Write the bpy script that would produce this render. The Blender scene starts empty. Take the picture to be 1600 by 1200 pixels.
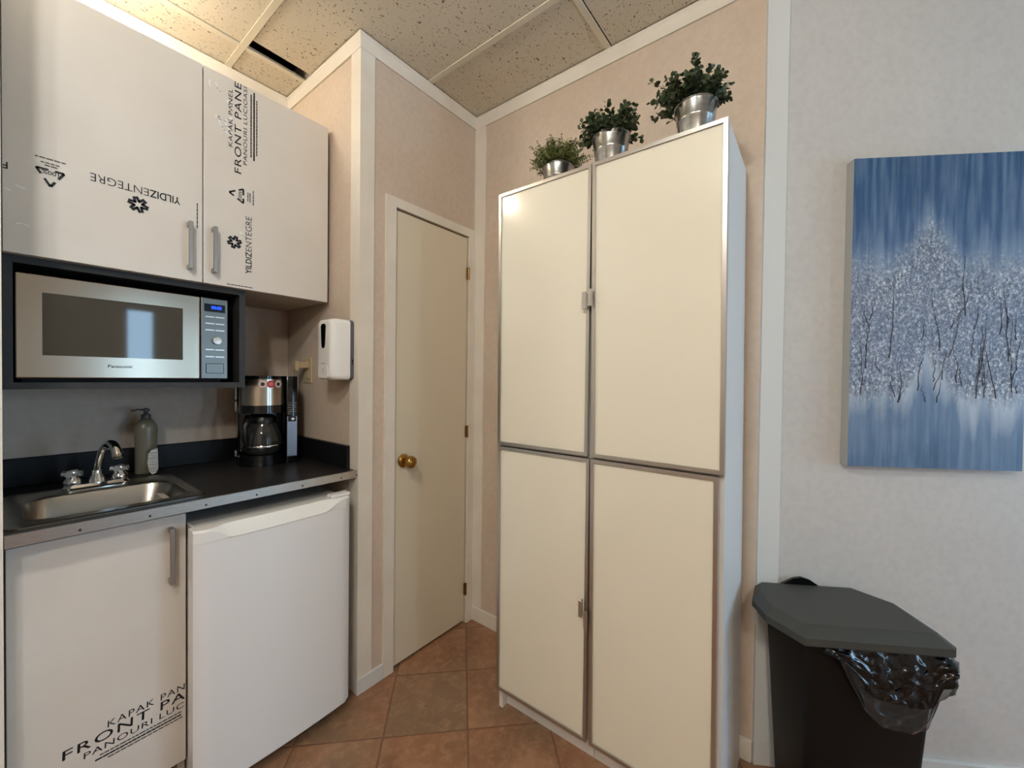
import bpy, bmesh, math, random
from mathutils import Vector, Matrix
random.seed(7)
sc = bpy.context.scene
C = sc.collection

# ------------------------------------------------------------------ camera
H = 1.303
R_ = Vector((0.61316381, -0.78987315, 0.01142584)); U_ = Vector((0.00411785, 0.01765965, 0.99983558)); F_ = Vector((0.78994505, 0.61301594, -0.01408084))
cam = bpy.data.objects.new('camera', bpy.data.cameras.new('camera')); C.objects.link(cam)
cam.matrix_world = Matrix(((R_.x, U_.x, -F_.x, 0), (R_.y, U_.y, -F_.y, 0), (R_.z, U_.z, -F_.z, H), (0, 0, 0, 1)))
cam.data.sensor_width = 36; cam.data.lens = 629.66 * 36 / 1600; cam.data.clip_start = 0.02
sc.camera = cam
# ------------------------------------------------------------------ world, light, exposure
SKY, LAMP_A, LAMP_B, LAMP_FILL = 10.0, 180.0, 112.0, 150.0
w = bpy.data.worlds.new('world'); sc.world = w; w.use_nodes = True
bg = w.node_tree.nodes['Background']; bg.inputs[0].default_value = (0.45, 0.72, 1.0, 1); bg.inputs[1].default_value = SKY
sc.view_settings.view_transform = 'Standard'; sc.view_settings.look = 'None'; sc.view_settings.gamma = 1
sc.view_settings.exposure = 0.22; sc.view_settings.use_curve_mapping = False
sc.cycles.max_bounces = 10; sc.cycles.sample_clamp_indirect = 6; sc.cycles.caustics_reflective = False; sc.cycles.caustics_refractive = False
WARM = (1.0, 0.995, 0.955)

def portal(name, x, y, z, sx, sz):
    l = bpy.data.lights.new(name, 'AREA'); l.shape = 'RECTANGLE'; l.size = sx; l.size_y = sz; l.energy = 1; l.cycles.is_portal = True
    o = bpy.data.objects.new(name, l); C.objects.link(o); o.location = (x, y, z); o.rotation_euler = (math.radians(90), 0, 0)   # faces +y
    return o
WIN = [(1.00, 1.26, 0.35, 2.10), (2.05, 3.20, 0.50, 2.0)]
YF = -3.25
for i, (a, b, c, d) in enumerate(WIN):
    portal('daylight_portal', (a+b)/2, YF-0.02, (c+d)/2, b-a, d-c)

# ------------------------------------------------------------------ helpers
def s2l(c): return tuple((v/255/12.92 if v/255 <= .04045 else ((v/255+.055)/1.055)**2.4) for v in c) + (1,)
MATS = {}
def mat(name, rgb, rough=.5, metal=0, coat=0, spec=.5, noise=None, bump=None, trans=0, emit=None, alpha=1, ior=1.45):
    if name in MATS: return MATS[name]
    m = bpy.data.materials.new(name); m.use_nodes = True; nt = m.node_tree; b = nt.nodes['Principled BSDF']
    b.inputs['Base Color'].default_value = s2l(rgb); b.inputs['Roughness'].default_value = rough; b.inputs['Metallic'].default_value = metal
    b.inputs['Coat Weight'].default_value = coat; b.inputs['Coat Roughness'].default_value = .09; b.inputs['Specular IOR Level'].default_value = spec
    b.inputs['Transmission Weight'].default_value = trans; b.inputs['Alpha'].default_value = alpha; b.inputs['IOR'].default_value = ior
    if emit: b.inputs['Emission Color'].default_value = s2l(emit[0]); b.inputs['Emission Strength'].default_value = emit[1]
    tc = nt.nodes.new('ShaderNodeTexCoord')
    if noise:   # (scale, second colour, stretch)
        mp = nt.nodes.new('ShaderNodeMapping'); mp.inputs['Scale'].default_value = noise[2] if len(noise) > 2 else (1, 1, 1)
        n = nt.nodes.new('ShaderNodeTexNoise'); n.inputs['Scale'].default_value = noise[0]; n.inputs['Detail'].default_value = 6
        r = nt.nodes.new('ShaderNodeValToRGB'); r.color_ramp.elements[0].position = .35; r.color_ramp.elements[1].position = .65
        r.color_ramp.elements[0].color = s2l(rgb); r.color_ramp.elements[1].color = s2l(noise[1])
        nt.links.new(tc.outputs['Object'], mp.inputs[0]); nt.links.new(mp.outputs[0], n.inputs['Vector']); nt.links.new(n.outputs[0], r.inputs[0]); nt.links.new(r.outputs[0], b.inputs['Base Color'])
    if bump:
        n = nt.nodes.new('ShaderNodeTexNoise'); n.inputs['Scale'].default_value = bump[0]; n.inputs['Detail'].default_value = 4
        bp = nt.nodes.new('ShaderNodeBump'); bp.inputs['Strength'].default_value = bump[1]; bp.inputs['Distance'].default_value = bump[2] if len(bump) > 2 else .002
        nt.links.new(tc.outputs['Object'], n.inputs['Vector']); nt.links.new(n.outputs[0], bp.inputs['Height']); nt.links.new(bp.outputs[0], b.inputs['Normal'])
    MATS[name] = m; return m

def N(nt, t, **kw):
    n = nt.nodes.new(t)
    for k, v in kw.items(): setattr(n, k, v)
    return n
def mth(nt, op, a, b=None, c=None):
    n = N(nt, 'ShaderNodeMath', operation=op)
    for i, v in enumerate((a, b, c)):
        if v is None: continue
        if isinstance(v, (int, float)): n.inputs[i].default_value = v
        else: nt.links.new(v, n.inputs[i])
    return n.outputs[0]
def ramp(nt, src, stops):
    r = N(nt, 'ShaderNodeValToRGB'); cr = r.color_ramp
    while len(cr.elements) < len(stops): cr.elements.new(.5)
    for e, (p, c) in zip(cr.elements, stops): e.position = p; e.color = c if len(c) == 4 else s2l(c)
    nt.links.new(src, r.inputs[0]); return r.outputs[0]
def mixc(nt, f, a, b, typ='MIX'):
    m = N(nt, 'ShaderNodeMix', data_type='RGBA', blend_type=typ)
    for i, v in ((0, f), (6, a), (7, b)):
        if isinstance(v, (int, float)): m.inputs[i].default_value = v
        elif isinstance(v, tuple): m.inputs[i].default_value = v if len(v) == 4 else s2l(v)
        else: nt.links.new(v, m.inputs[i])
    return m.outputs[2]
def noise(nt, vec, scale, detail=4, stretch=None, rough=.5):
    if stretch:
        mp = N(nt, 'ShaderNodeMapping'); mp.inputs['Scale'].default_value = stretch; nt.links.new(vec, mp.inputs[0]); vec = mp.outputs[0]
    n = N(nt, 'ShaderNodeTexNoise'); n.inputs['Scale'].default_value = scale; n.inputs['Detail'].default_value = detail; n.inputs['Roughness'].default_value = rough
    nt.links.new(vec, n.inputs['Vector']); return n.outputs[0]

WM = {}      # world matrices of the things
def empty(name, loc, rz=0):
    o = bpy.data.objects.new(name, None); C.objects.link(o); o.empty_display_size = .05
    o.location = loc; o.rotation_euler = (0, 0, rz); WM[o] = Matrix.Translation(loc) @ Matrix.Rotation(rz, 4, 'Z'); return o
def tag(o, label=None, cat=None, group=None, kind=None):
    if label: o['label'] = label
    if cat: o['category'] = cat
    if group: o['group'] = group
    if kind: o['kind'] = kind
    return o
def thing(name, label, cat, loc, rz=0, group=None): return tag(empty(name, loc, rz), label, cat, group)
def obj(name, bm, m, parent=None, smooth=False, angle=40):
    me = bpy.data.meshes.new(name)
    if isinstance(bm, bpy.types.Mesh): me = bm; me.name = name
    else: bmesh.ops.recalc_face_normals(bm, faces=bm.faces); bm.to_mesh(me); bm.free()
    me.materials.clear(); me.materials.append(m)
    o = bpy.data.objects.new(name, me); C.objects.link(o)
    if parent is not None:
        o.parent = parent; W = WM[parent]; me.transform(W.inverted()); WM[o] = W.copy()
    else: WM[o] = Matrix.Identity(4)
    if smooth:
        me.polygons.foreach_set('use_smooth', [True]*len(me.polygons))
        try: me.set_sharp_from_angle(angle=math.radians(angle))
        except Exception: pass
    return o
def struct(name, bm, m, parent=None):
    o = obj(name, bm, m, parent)
    if parent is None: o['kind'] = 'structure'
    return o
def B(): return bmesh.new()
def bx(bm, x0, x1, y0, y1, z0, z1, bev=0, seg=2, only=None, M=None):
    vs = [bm.verts.new((x, y, z)) for x in (x0, x1) for y in (y0, y1) for z in (z0, z1)]
    q = [(0, 1, 3, 2), (4, 6, 7, 5), (0, 4, 5, 1), (2, 3, 7, 6), (0, 2, 6, 4), (1, 5, 7, 3)]
    fs = [bm.faces.new([vs[i] for i in f]) for f in q]
    bmesh.ops.recalc_face_normals(bm, faces=fs)
    if bev:
        es = {e for f in fs for e in f.edges}
        if only: es = {e for e in es if only((e.verts[0].co - e.verts[1].co).normalized())}
        r = bmesh.ops.bevel(bm, geom=list(es), offset=bev, segments=seg, affect='EDGES', profile=.5)
        vs = list({v for f in r['faces'] for v in f.verts} | {v for v in vs if v.is_valid})
    if M is not None:
        for v in vs: v.co = M @ v.co
    return vs
def tube(bm, pts, r, seg=10, cap=True):
    pts = [Vector(p) for p in pts]; rs = r if isinstance(r, (list, tuple)) else [r]*len(pts); rings = []
    t0 = (pts[1]-pts[0]).normalized(); up = Vector((0, 0, 1)) if abs(t0.z) < .9 else Vector((1, 0, 0)); nrm = t0.cross(up).normalized()
    for i, p in enumerate(pts):
        t = (pts[min(i+1, len(pts)-1)]-pts[max(i-1, 0)]).normalized(); nrm = (nrm-t*nrm.dot(t)).normalized(); bn = t.cross(nrm)
        rings.append([bm.verts.new(p + (nrm*math.cos(a)+bn*math.sin(a))*rs[i]) for a in (2*math.pi*k/seg for k in range(seg))])
    for a, b in zip(rings, rings[1:]):
        for k in range(seg): bm.faces.new((a[k], a[(k+1) % seg], b[(k+1) % seg], b[k]))
    if cap: bm.faces.new(rings[0][::-1]); bm.faces.new(rings[-1])
def lathe(bm, prof, origin=(0, 0, 0), axis=(0, 0, 1), seg=32, cap=True, sx=1, sy=1):
    ax = Vector(axis).normalized(); q = ax.to_track_quat('Z', 'Y'); o = Vector(origin); rings = []
    for r, h in prof:
        rings.append([bm.verts.new(o + q @ Vector((r*sx*math.cos(a), r*sy*math.sin(a), h))) for a in (2*math.pi*k/seg for k in range(seg))])
    for a, b in zip(rings, rings[1:]):
        for k in range(seg): bm.faces.new((a[k], a[(k+1) % seg], b[(k+1) % seg], b[k]))
    if cap:
        if prof[0][0] > 1e-5: bm.faces.new(rings[0][::-1])
        if prof[-1][0] > 1e-5: bm.faces.new(rings[-1])
    bmesh.ops.remove_doubles(bm, verts=[v for r in (rings[0], rings[-1]) for v in r], dist=1e-6)
def prism(bm, outline, a, b):
    """outline: list of 3-D points (plane), extruded from offset vector a to b"""
    a, b = Vector(a), Vector(b); v0 = [bm.verts.new(Vector(p)+a) for p in outline]; v1 = [bm.verts.new(Vector(p)+b) for p in outline]; n = len(outline)
    bm.faces.new(v0[::-1]); bm.faces.new(v1)
    for i in range(n): bm.faces.new((v0[i], v0[(i+1) % n], v1[(i+1) % n], v1[i]))
def rrect(x0, x1, y0, y1, r, n=6):
    out = []
    for cx, cy, a0 in ((x1-r, y1-r, 0), (x0+r, y1-r, 90), (x0+r, y0+r, 180), (x1-r, y0+r, 270)):
        for k in range(n+1): a = math.radians(a0+90*k/n); out.append((cx+r*math.cos(a), cy+r*math.sin(a)))
    return out
def loft(bm, loops, cap0=True, cap1=True):
    rings = [[bm.verts.new(p) for p in l] for l in loops]
    for a, b in zip(rings, rings[1:]):
        n = len(a)
        for k in range(n): bm.faces.new((a[k], a[(k+1) % n], b[(k+1) % n], b[k]))
    if cap0: bm.faces.new(rings[0][::-1])
    if cap1: bm.faces.new(rings[-1])
def text(bm, s, o, right, up, W, Hh, bold=0, shear=0, depth=.0003, space=1):
    """real lettering: o = lower left corner, right/up = unit directions, W x Hh = size of the inked box"""
    cu = bpy.data.curves.new('t', 'FONT'); cu.body = s; cu.size = 1; cu.offset = bold; cu.shear = shear; cu.space_character = space; cu.resolution_u = 3
    t = bpy.data.objects.new('t', cu); C.objects.link(t); dg = bpy.context.evaluated_depsgraph_get(); dg.update()
    me = bpy.data.meshes.new_from_object(t.evaluated_get(dg)); bpy.data.objects.remove(t); bpy.data.curves.remove(cu)
    xs = [v.co.x for v in me.vertices]; ys = [v.co.y for v in me.vertices]; x0, x1, y0, y1 = min(xs), max(xs), min(ys), max(ys)
    right, up, o = Vector(right), Vector(up), Vector(o); n = right.cross(up).normalized()
    for v in me.vertices: v.co = o + right*((v.co.x-x0)/(x1-x0)*W) + up*((v.co.y-y0)/(y1-y0)*Hh) + n*depth
    bm.from_mesh(me); bpy.data.meshes.remove(me)
def stroke(bm, pts, wd, o, right, up, off=.0004):
    """flat ink line through 2-D pts (in metres) laid on a face"""
    right, up, o = Vector(right), Vector(up), Vector(o); n = right.cross(up).normalized()
    for (a, b) in zip(pts, pts[1:]):
        a, b = Vector(a), Vector(b); d = (b-a).normalized(); s = Vector((-d.y, d.x))*wd/2; e = d*wd*.3
        q = [a-e+s, a-e-s, b+e-s, b+e+s]; bm.faces.new([bm.verts.new(o+right*p.x+up*p.y+n*off) for p in q])

# ------------------------------------------------------------------ materials
def wall_mat(name, a, b):
    m = mat(name, a, .55); nt = m.node_tree; bs = nt.nodes['Principled BSDF']; tc = N(nt, 'ShaderNodeTexCoord'); v = tc.outputs['Object']
    n1 = noise(nt, v, 3.5, 5, rough=.6); n2 = noise(nt, v, 45, 3)
    c = mixc(nt, ramp(nt, n1, [(.3, (0, 0, 0, 1)), (.7, (1, 1, 1, 1))]), a, b); c = mixc(nt, mth(nt, 'MULTIPLY', ramp(nt, n2, [(.4, (0, 0, 0, 1)), (.7, (1, 1, 1, 1))]), .25), c, tuple(max(0, k-22) for k in a))
    nt.links.new(c, bs.inputs['Base Color'])
    bp = N(nt, 'ShaderNodeBump'); bp.inputs['Strength'].default_value = .25; bp.inputs['Distance'].default_value = .001
    nt.links.new(noise(nt, v, 260, 2), bp.inputs['Height']); nt.links.new(bp.outputs[0], bs.inputs['Normal']); return m
M_wall = wall_mat('wallpaper_beige', (205, 187, 169), (214, 198, 181))
M_wall2 = wall_mat('wallpaper_daylit', (204, 201, 197), (209, 206, 202))  # same covering as the beige walls, with cool daylight put into its colour
M_trim = mat('trim_offwhite', (234, 227, 215), .4, noise=(8, (228, 220, 207)))
M_trim2 = mat('trim_white_grey', (218, 219, 216), .45)
M_door = mat('closet_door_paint', (224, 213, 190), .38)
M_cab = mat('cabinet_film', (224, 217, 208), .33, noise=(4, (218, 210, 200)), bump=(30, .08, .002))
M_ink = mat('ink', (14, 14, 15), .5)
M_cabin = mat('cabinet_inner', (190, 180, 165), .6)
M_alu = mat('brushed_handle', (170, 163, 155), .38, 1)
M_white = mat('white_enamel', (230, 228, 226), .28)
M_whitep = mat('white_plastic', (238, 236, 232), .3)
M_black = mat('black_plastic', (12, 12, 13), .3)
M_blackm = mat('black_matte', (10, 10, 10), .7)
M_chrome = mat('chrome', (220, 220, 220), .08, 1)
M_steel = mat('sink_steel', (165, 160, 152), .28, 1)
M_steel2 = mat('edge_aluminium', (196, 190, 180), .3, 1, noise=(60, (176, 170, 162), (1, 20, 20)))
M_lam = mat('dark_laminate', (30, 29, 29), .36, spec=.4, noise=(40, (37, 35, 34)))
M_lam2 = mat('dark_backsplash', (17, 17, 19), .45, spec=.3)
M_box = mat('charcoal_board', (47, 47, 47), .55)
M_brass = mat('brass', (176, 134, 70), .18, 1)
M_brassd = mat('hinge_brass', (140, 108, 62), .4, 1)
M_gloss = mat('cream_gloss_glass', (239, 234, 217), .13, coat=.7)
M_frame = mat('door_aluminium_frame', (196, 192, 186), .33, 1)
M_melam = mat('white_melamine', (226, 224, 220), .4)
M_dark = mat('plenum_black', (12, 12, 12), .9)
M_grid = mat('grid_white', (226, 218, 198), .45)
M_glass = bpy.data.materials.new('window_glass'); M_glass.use_nodes = True; nt = M_glass.node_tree; nt.nodes.remove(nt.nodes['Principled BSDF'])
_t = nt.nodes.new('ShaderNodeBsdfTransparent'); _g = nt.nodes.new('ShaderNodeBsdfGlossy'); _g.inputs['Roughness'].default_value = .02; _m = nt.nodes.new('ShaderNodeMixShader'); _m.inputs[0].default_value = .06
nt.links.new(_t.outputs[0], _m.inputs[1]); nt.links.new(_g.outputs[0], _m.inputs[2]); nt.links.new(_m.outputs[0], nt.nodes['Material Output'].inputs[0])

# ceiling tile
M_tile = mat('acoustic_tile', (222, 212, 192), .85); nt = M_tile.node_tree; bs = nt.nodes['Principled BSDF']; tc = N(nt, 'ShaderNodeTexCoord'); v = tc.outputs['Object']
nz = N(nt, 'ShaderNodeTexNoise'); nz.inputs['Scale'].default_value = 25; nt.links.new(v, nz.inputs['Vector'])
vm = N(nt, 'ShaderNodeVectorMath', operation='MULTIPLY_ADD'); nt.links.new(nz.outputs['Color'], vm.inputs[0]); vm.inputs[1].default_value = (.03, .03, 0); nt.links.new(v, vm.inputs[2])
na = noise(nt, vm.outputs[0], 130, 1, (1, .5, 1)); nb = noise(nt, vm.outputs[0], 170, 1, (.45, 1, 1)); nc = noise(nt, v, 500, 2)
dots = ramp(nt, mth(nt, 'MAXIMUM', na, nb), [(.69, (0, 0, 0, 1)), (.72, (1, 1, 1, 1))])
c = mixc(nt, ramp(nt, nc, [(.35, (0, 0, 0, 1)), (.65, (1, 1, 1, 1))]), (206, 196, 176), (232, 223, 205)); c = mixc(nt, dots, c, (105, 92, 72))
nt.links.new(c, bs.inputs['Base Color']); bp = N(nt, 'ShaderNodeBump'); bp.inputs['Strength'].default_value = .5; bp.inputs['Distance'].default_value = .002
nt.links.new(mth(nt, 'SUBTRACT', nc, dots), bp.inputs['Height']); nt.links.new(bp.outputs[0], bs.inputs['Normal'])

# floor: 12 inch tiles laid on the diagonal
M_floor = mat('terracotta_tile', (140, 100, 75), .38); nt = M_floor.node_tree; bs = nt.nodes['Principled BSDF']; tc = N(nt, 'ShaderNodeTexCoord'); v = tc.outputs['Object']
sx = N(nt, 'ShaderNodeSeparateXYZ'); nt.links.new(v, sx.inputs[0]); X, Y = sx.outputs[0], sx.outputs[1]
a = mth(nt, 'DIVIDE', mth(nt, 'SUBTRACT', mth(nt, 'ADD', X, Y), 2.097), .431); b = mth(nt, 'DIVIDE', mth(nt, 'SUBTRACT', mth(nt, 'SUBTRACT', Y, X), .379), .431)
fa, fb = mth(nt, 'FRACT', a), mth(nt, 'FRACT', b)
ed = lambda f: mth(nt, 'MINIMUM', f, mth(nt, 'SUBTRACT', 1, f)); e = mth(nt, 'MINIMUM', ed(fa), ed(fb))
grout = ramp(nt, e, [(.008, (1, 1, 1, 1)), (.013, (0, 0, 0, 1))])
cm = N(nt, 'ShaderNodeCombineXYZ'); nt.links.new(mth(nt, 'FLOOR', a), cm.inputs[0]); nt.links.new(mth(nt, 'FLOOR', b), cm.inputs[1])
wn = N(nt, 'ShaderNodeTexWhiteNoise', noise_dimensions='3D'); nt.links.new(cm.outputs[0], wn.inputs['Vector'])
va = N(nt, 'ShaderNodeVectorMath', operation='MULTIPLY_ADD'); nt.links.new(wn.outputs['Color'], va.inputs[0]); va.inputs[1].default_value = (7, 7, 7); nt.links.new(v, va.inputs[2])
n1 = noise(nt, va.outputs[0], 5, 6, rough=.6); n2 = noise(nt, va.outputs[0], 28, 5, rough=.65); n3 = noise(nt, va.outputs[0], 2.6, 3)
c = ramp(nt, n1, [(.3, (124, 86, 62)), (.5, (150, 106, 78)), (.7, (172, 130, 100))]); c = mixc(nt, ramp(nt, n3, [(.4, (0, 0, 0, 1)), (.62, (.75, .75, .75, 1))]), c, (122, 102, 80))
c = mixc(nt, mth(nt, 'MULTIPLY', ramp(nt, n2, [(.45, (0, 0, 0, 1)), (.7, (1, 1, 1, 1))]), .45), c, (188, 150, 120)); c = mixc(nt, mth(nt, 'MULTIPLY', grout, .7), c, (108, 76, 54))
nt.links.new(c, bs.inputs['Base Color']); bp = N(nt, 'ShaderNodeBump'); bp.inputs['Strength'].default_value = .6; bp.inputs['Distance'].default_value = .002
nt.links.new(mth(nt, 'SUBTRACT', mth(nt, 'MULTIPLY', n2, .4), grout), bp.inputs['Height']); nt.links.new(bp.outputs[0], bs.inputs['Normal'])

# ------------------------------------------------------------------ the room
xR, yD, zc, xK, yB, xA, yM, zcr = .912, 1.492, 2.679, 1.588, 2.14, .013, .175, 2.619
DV = Vector((.51970259, -.85434724, 0)); NV = Vector((-.85434724, -.51970259, 0)); Q = Vector((xK, yM, 0)); AW = math.atan2(DV.y, DV.x)
def wl(s, n, z): p = Q + DV*s + NV*n; return Vector((p.x, p.y, z))
def wbox(bm, s0, s1, n0, n1, z0, z1, bev=0):
    vs = bx(bm, s0, s1, n0, n1, z0, z1, bev)
    for v in vs: v.co = wl(v.co.x, v.co.y, v.co.z)
SL = (yM-YF)/.85434724
xE = wl(SL, 0, 0).x
TOP = 2.9
b = B(); bx(b, -1.9, 4.1, -3.5, 2.35, -.05, 0); struct('floor', b, M_floor)
b = B(); bx(b, xA, xR, yB, yB+.1, 0, TOP); struct('wall_kitchen', b, M_wall)
b = B(); bx(b, xR, xR+.08, yD+.08, yB+.1, 0, TOP); bx(b, xR, xR+.09, yD, yD+.08, 0, TOP); struct('wall_return', b, M_wall)
xd1, xd2, zd = 1.0823, 1.5318, 2.036
b = B(); bx(b, xR+.09, xd1-.003, yD, yD+.08, 0, TOP); bx(b, xd1-.003, xd2+.003, yD, yD+.08, zd+.006, TOP); bx(b, xd2+.003, xK, yD, yD+.08, 0, TOP); struct('wall_closet', b, M_wall)
b = B(); bx(b, xK, xK+.1, yM, yD+.08, 0, TOP); struct('wall_back', b, M_wall)
b = B(); wbox(b, 0, SL+.15, -.1, 0, 0, TOP); struct('wall_right', b, M_wall2)
b = B(); bx(b, -.14, xA, 1.494, yB+.1, 0, TOP); bx(b, -1.85, -.14, 1.494, 1.6, 0, TOP); struct('wall_alcove', b, M_trim)
b = B(); bx(b, -1.85, -1.75, -3.35, 1.494, 0, TOP); struct('wall_left', b, M_wall)
b = B()
xs = [-1.85, WIN[0][0], WIN[0][1], WIN[1][0], WIN[1][1], xE+.1]
for i in range(5):
    if i in (1, 3): q = WIN[i//2]; bx(b, xs[i], xs[i+1], YF-.1, YF, 0, q[2]); bx(b, xs[i], xs[i+1], YF-.1, YF, q[3], TOP)
    else: bx(b, xs[i], xs[i+1], YF-.1, YF, 0, TOP)
struct('wall_front', b, M_wall2)
for k, (a0, a1, c0, c1) in enumerate(WIN):
    r = thing('window_%d' % (k+1), None, None, ((a0+a1)/2, YF, c0)); r['kind'] = 'structure'
    b = B(); t = .05
    bx(b, a0-t, a0+.01, YF-.06, YF+.02, c0-t, c1+t); bx(b, a1-.01, a1+t, YF-.06, YF+.02, c0-t, c1+t); bx(b, a0+.01, a1-.01, YF-.06, YF+.02, c0-t, c0+.01); bx(b, a0+.01, a1-.01, YF-.06, YF+.02, c1-.01, c1+t)
    if k: bx(b, (a0+a1)/2-.025, (a0+a1)/2+.025, YF-.06, YF+.02, c0, c1)
    obj('window_frame', b, M_trim2, r)
    b = B(); bx(b, a0, a1, YF-.045, YF-.041, c0, c1); obj('pane', b, M_glass, r)
# closet door
d1 = thing('door_1', None, None, (xd2, yD, 0)); d1['kind'] = 'structure'
b = B(); bx(b, xd1, xd2, yD+.004, yD+.04, .013, zd, .002, 1); obj('door_panel', b, M_door, d1)
b = B(); bx(b, xd1-.003, xd2+.003, yD+.05, yD+.079, 0, zd+.006); obj('door_backing', b, M_dark, d1)
b = B(); ko = (1.135, yD+.004, .926)
lathe(b, [(.031, 0), (.031, .004), (.026, .010), (.014, .014), (.012, .028), (.014, .034)], ko, (0, -1, 0)); obj('knob_rose', b, M_brass, d1, True)
b = B(); lathe(b, [(.012, .030), (.020, .034), (.0265, .042), (.028, .052), (.0265, .062), (.020, .069), (.008, .072), (0.0001, .0722)], ko, (0, -1, 0)); obj('door_knob', b, M_brass, d1, True)
for z0 in (1.82, .99, .152):
    b = B(); tube(b, [(xd2+.002, yD-.006, z0), (xd2+.002, yD-.006, z0+.062)], .0055, 10); bx(b, xd2-.006, xd2+.008, yD-.003, yD+.003, z0+.002, z0+.06); obj('hinge', b, M_brassd, d1)
# casings and corner trims
b = B(); T = .009; prism(b, [(1.028, yD, 0), (xd1-.003, yD, 0), (xd1-.003, yD, zd+.006), (xd2+.006, yD, zd+.006), (xd2+.006, yD, 0), (1.584, yD, 0), (1.584, yD, 2.083), (1.028, yD, 2.083)], (0, -T, 0), (0, 0, 0)); struct('trim_1', b, M_trim)
b = B(); bx(b, xR-.006, .972, yD-.006, yD, .0, zcr); struct('trim_2', b, M_trim)
b = B(); bx(b, xR-.006, xR, yD, yD+.062, .0, zcr); struct('trim_3', b, M_trim)
b = B(); bx(b, xK-.007, xK, 1.42, yD, .0, zcr); struct('trim_4', b, M_trim)
b = B(); wbox(b, .0, .068, 0, .012, 0.08, TOP, .001); struct('trim_5', b, M_trim2)
# crown boards (top slightly thicker)
def crown(bm, p0, p1, nrm, m0=0, m1=0):
    p0, p1, n = Vector(p0), Vector(p1), Vector(nrm); d = (p1-p0).normalized()
    prof = [(0, zcr), (.008, zcr), (.009, zc-.012), (.014, zc-.006), (.014, zc), (0, zc)]
    a = [bm.verts.new(p0 + n*q + d*(q*m0) + Vector((0, 0, z))) for q, z in prof]; c_ = [bm.verts.new(p1 + n*q - d*(q*m1) + Vector((0, 0, z))) for q, z in prof]
    bm.faces.new(a); bm.faces.new(c_[::-1])
    for i in range(len(prof)): j = (i+1) % len(prof); bm.faces.new((a[i], c_[i], c_[j], a[j]))
b = B(); crown(b, (xA, yB, 0), (xR, yB, 0), (0, -1, 0), 0, 1); crown(b, (xR, yB, 0), (xR, yD, 0), (-1, 0, 0), 1, -1)
crown(b, (xR, yD, 0), (xK, yD, 0), (0, -1, 0), -1, 1); crown(b, (xK, yD, 0), (xK, yM, 0), (-1, 0, 0), 1, 0); struct('trim_6', b, M_trim)
# baseboards
b = B(); bx(b, xK-.011, xK, yM, 1.492, 0, .075, .002, 1); struct('baseboard_back', b, M_trim)
b = B(); bx(b, xR-.008, 1.027, yD-.011, yD, 0, .066, .002, 1); struct('baseboard_closet', b, M_trim2)
b = B(); wbox(b, 0, SL, 0, .012, 0, .079, .002); struct('baseboard_right', b, M_trim2)
# ceiling: tiles lying in a 2 x 4 ft grid, one tile pushed aside leaving a black slot
b = B(); zt = zc+.004
X0, Y0, DX, DY, G = .648, 1.955, .61, 1.219, .012
for i in range(-5, 6):
    for j in range(-5, 2):
        x0, x1 = X0+i*DX, X0+(i+1)*DX; y0, y1 = Y0+(j-1)*DY, Y0+j*DY
        if x1 < -1.9 or x0 > 3.9 or y1 < -3.4 or y0 > 2.3: continue
        g0 = .0; top = y1-.0
        if i == 0 and j == 0: top = 1.888
        bx(b, x0+G+.004, x1+.006, y0-.004, min(top-G-.004, yB) if not (i == 0 and j == 0) else top, zt+.0012, zt+.015)
struct('ceiling', b, M_tile)
b = B()
for i in range(-4, 6):
    x = X0+i*DX; bx(b, x-G, x+G, -3.25, min(yB, 2.135), zc-.0005, zt)
for j in range(-4, 1):
    y = Y0+j*DY; bx(b, -1.75, 3.7, y-G, y+G, zc, zt+.001)
tag(struct('ceiling_grid', b, M_grid))
b = B(); bx(b, -2, 4.2, -3.5, 2.4, TOP-.1, TOP+.05); tag(struct('ceiling_plenum', b, M_dark))

# ------------------------------------------------------------------ ceiling lamps (outside the frame, the last one an added fill)
M_lampw = mat('lamp_rim', (235, 230, 220), .4)
def lamp(x, y, z, r, watt, label):
    t = thing('ceiling_light', label, 'ceiling light', (x, y, zc))
    b = B(); lathe(b, [(r+.012, 0), (r+.012, -.02), (r, -.025)], (x, y, zc)); tube(b, [(x, y, zc-.02), (x, y, z+r*.6)], .01); obj('lamp_base', b, M_lampw, t)
    m = mat('lamp_glow_%d' % int(watt*10), (255, 255, 255), .5); bs = m.node_tree.nodes['Principled BSDF']; bs.inputs['Base Color'].default_value = (0, 0, 0, 1)
    bs.inputs['Emission Color'].default_value = (WARM if r > .06 else (1.0, .93, .78)) + (1,); bs.inputs['Emission Strength'].default_value = watt
    b = B(); lathe(b, [(.0001, -r*.75), (r*.5, -r*.66), (r*.85, -r*.38), (r, 0), (r*.85, r*.38), (r*.4, r*.62), (.0001, r*.66)], (x, y, z), seg=20); obj('lamp_globe', b, m, t, True)
lamp(-.34, .30, 2.56, .075, LAMP_A, 'warm globe ceiling light in front of the sink and upper cupboards')
lamp(.13, 1.83, 2.575, .051, LAMP_B, 'small warm globe light close above the upper cupboard doors')

lamp(-1.05, -.90, 2.50, .10, LAMP_FILL, 'unseen warm globe added as fill light farther back in the room')  # unseen lamp added to brighten the cabinet fronts and right wall

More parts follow.
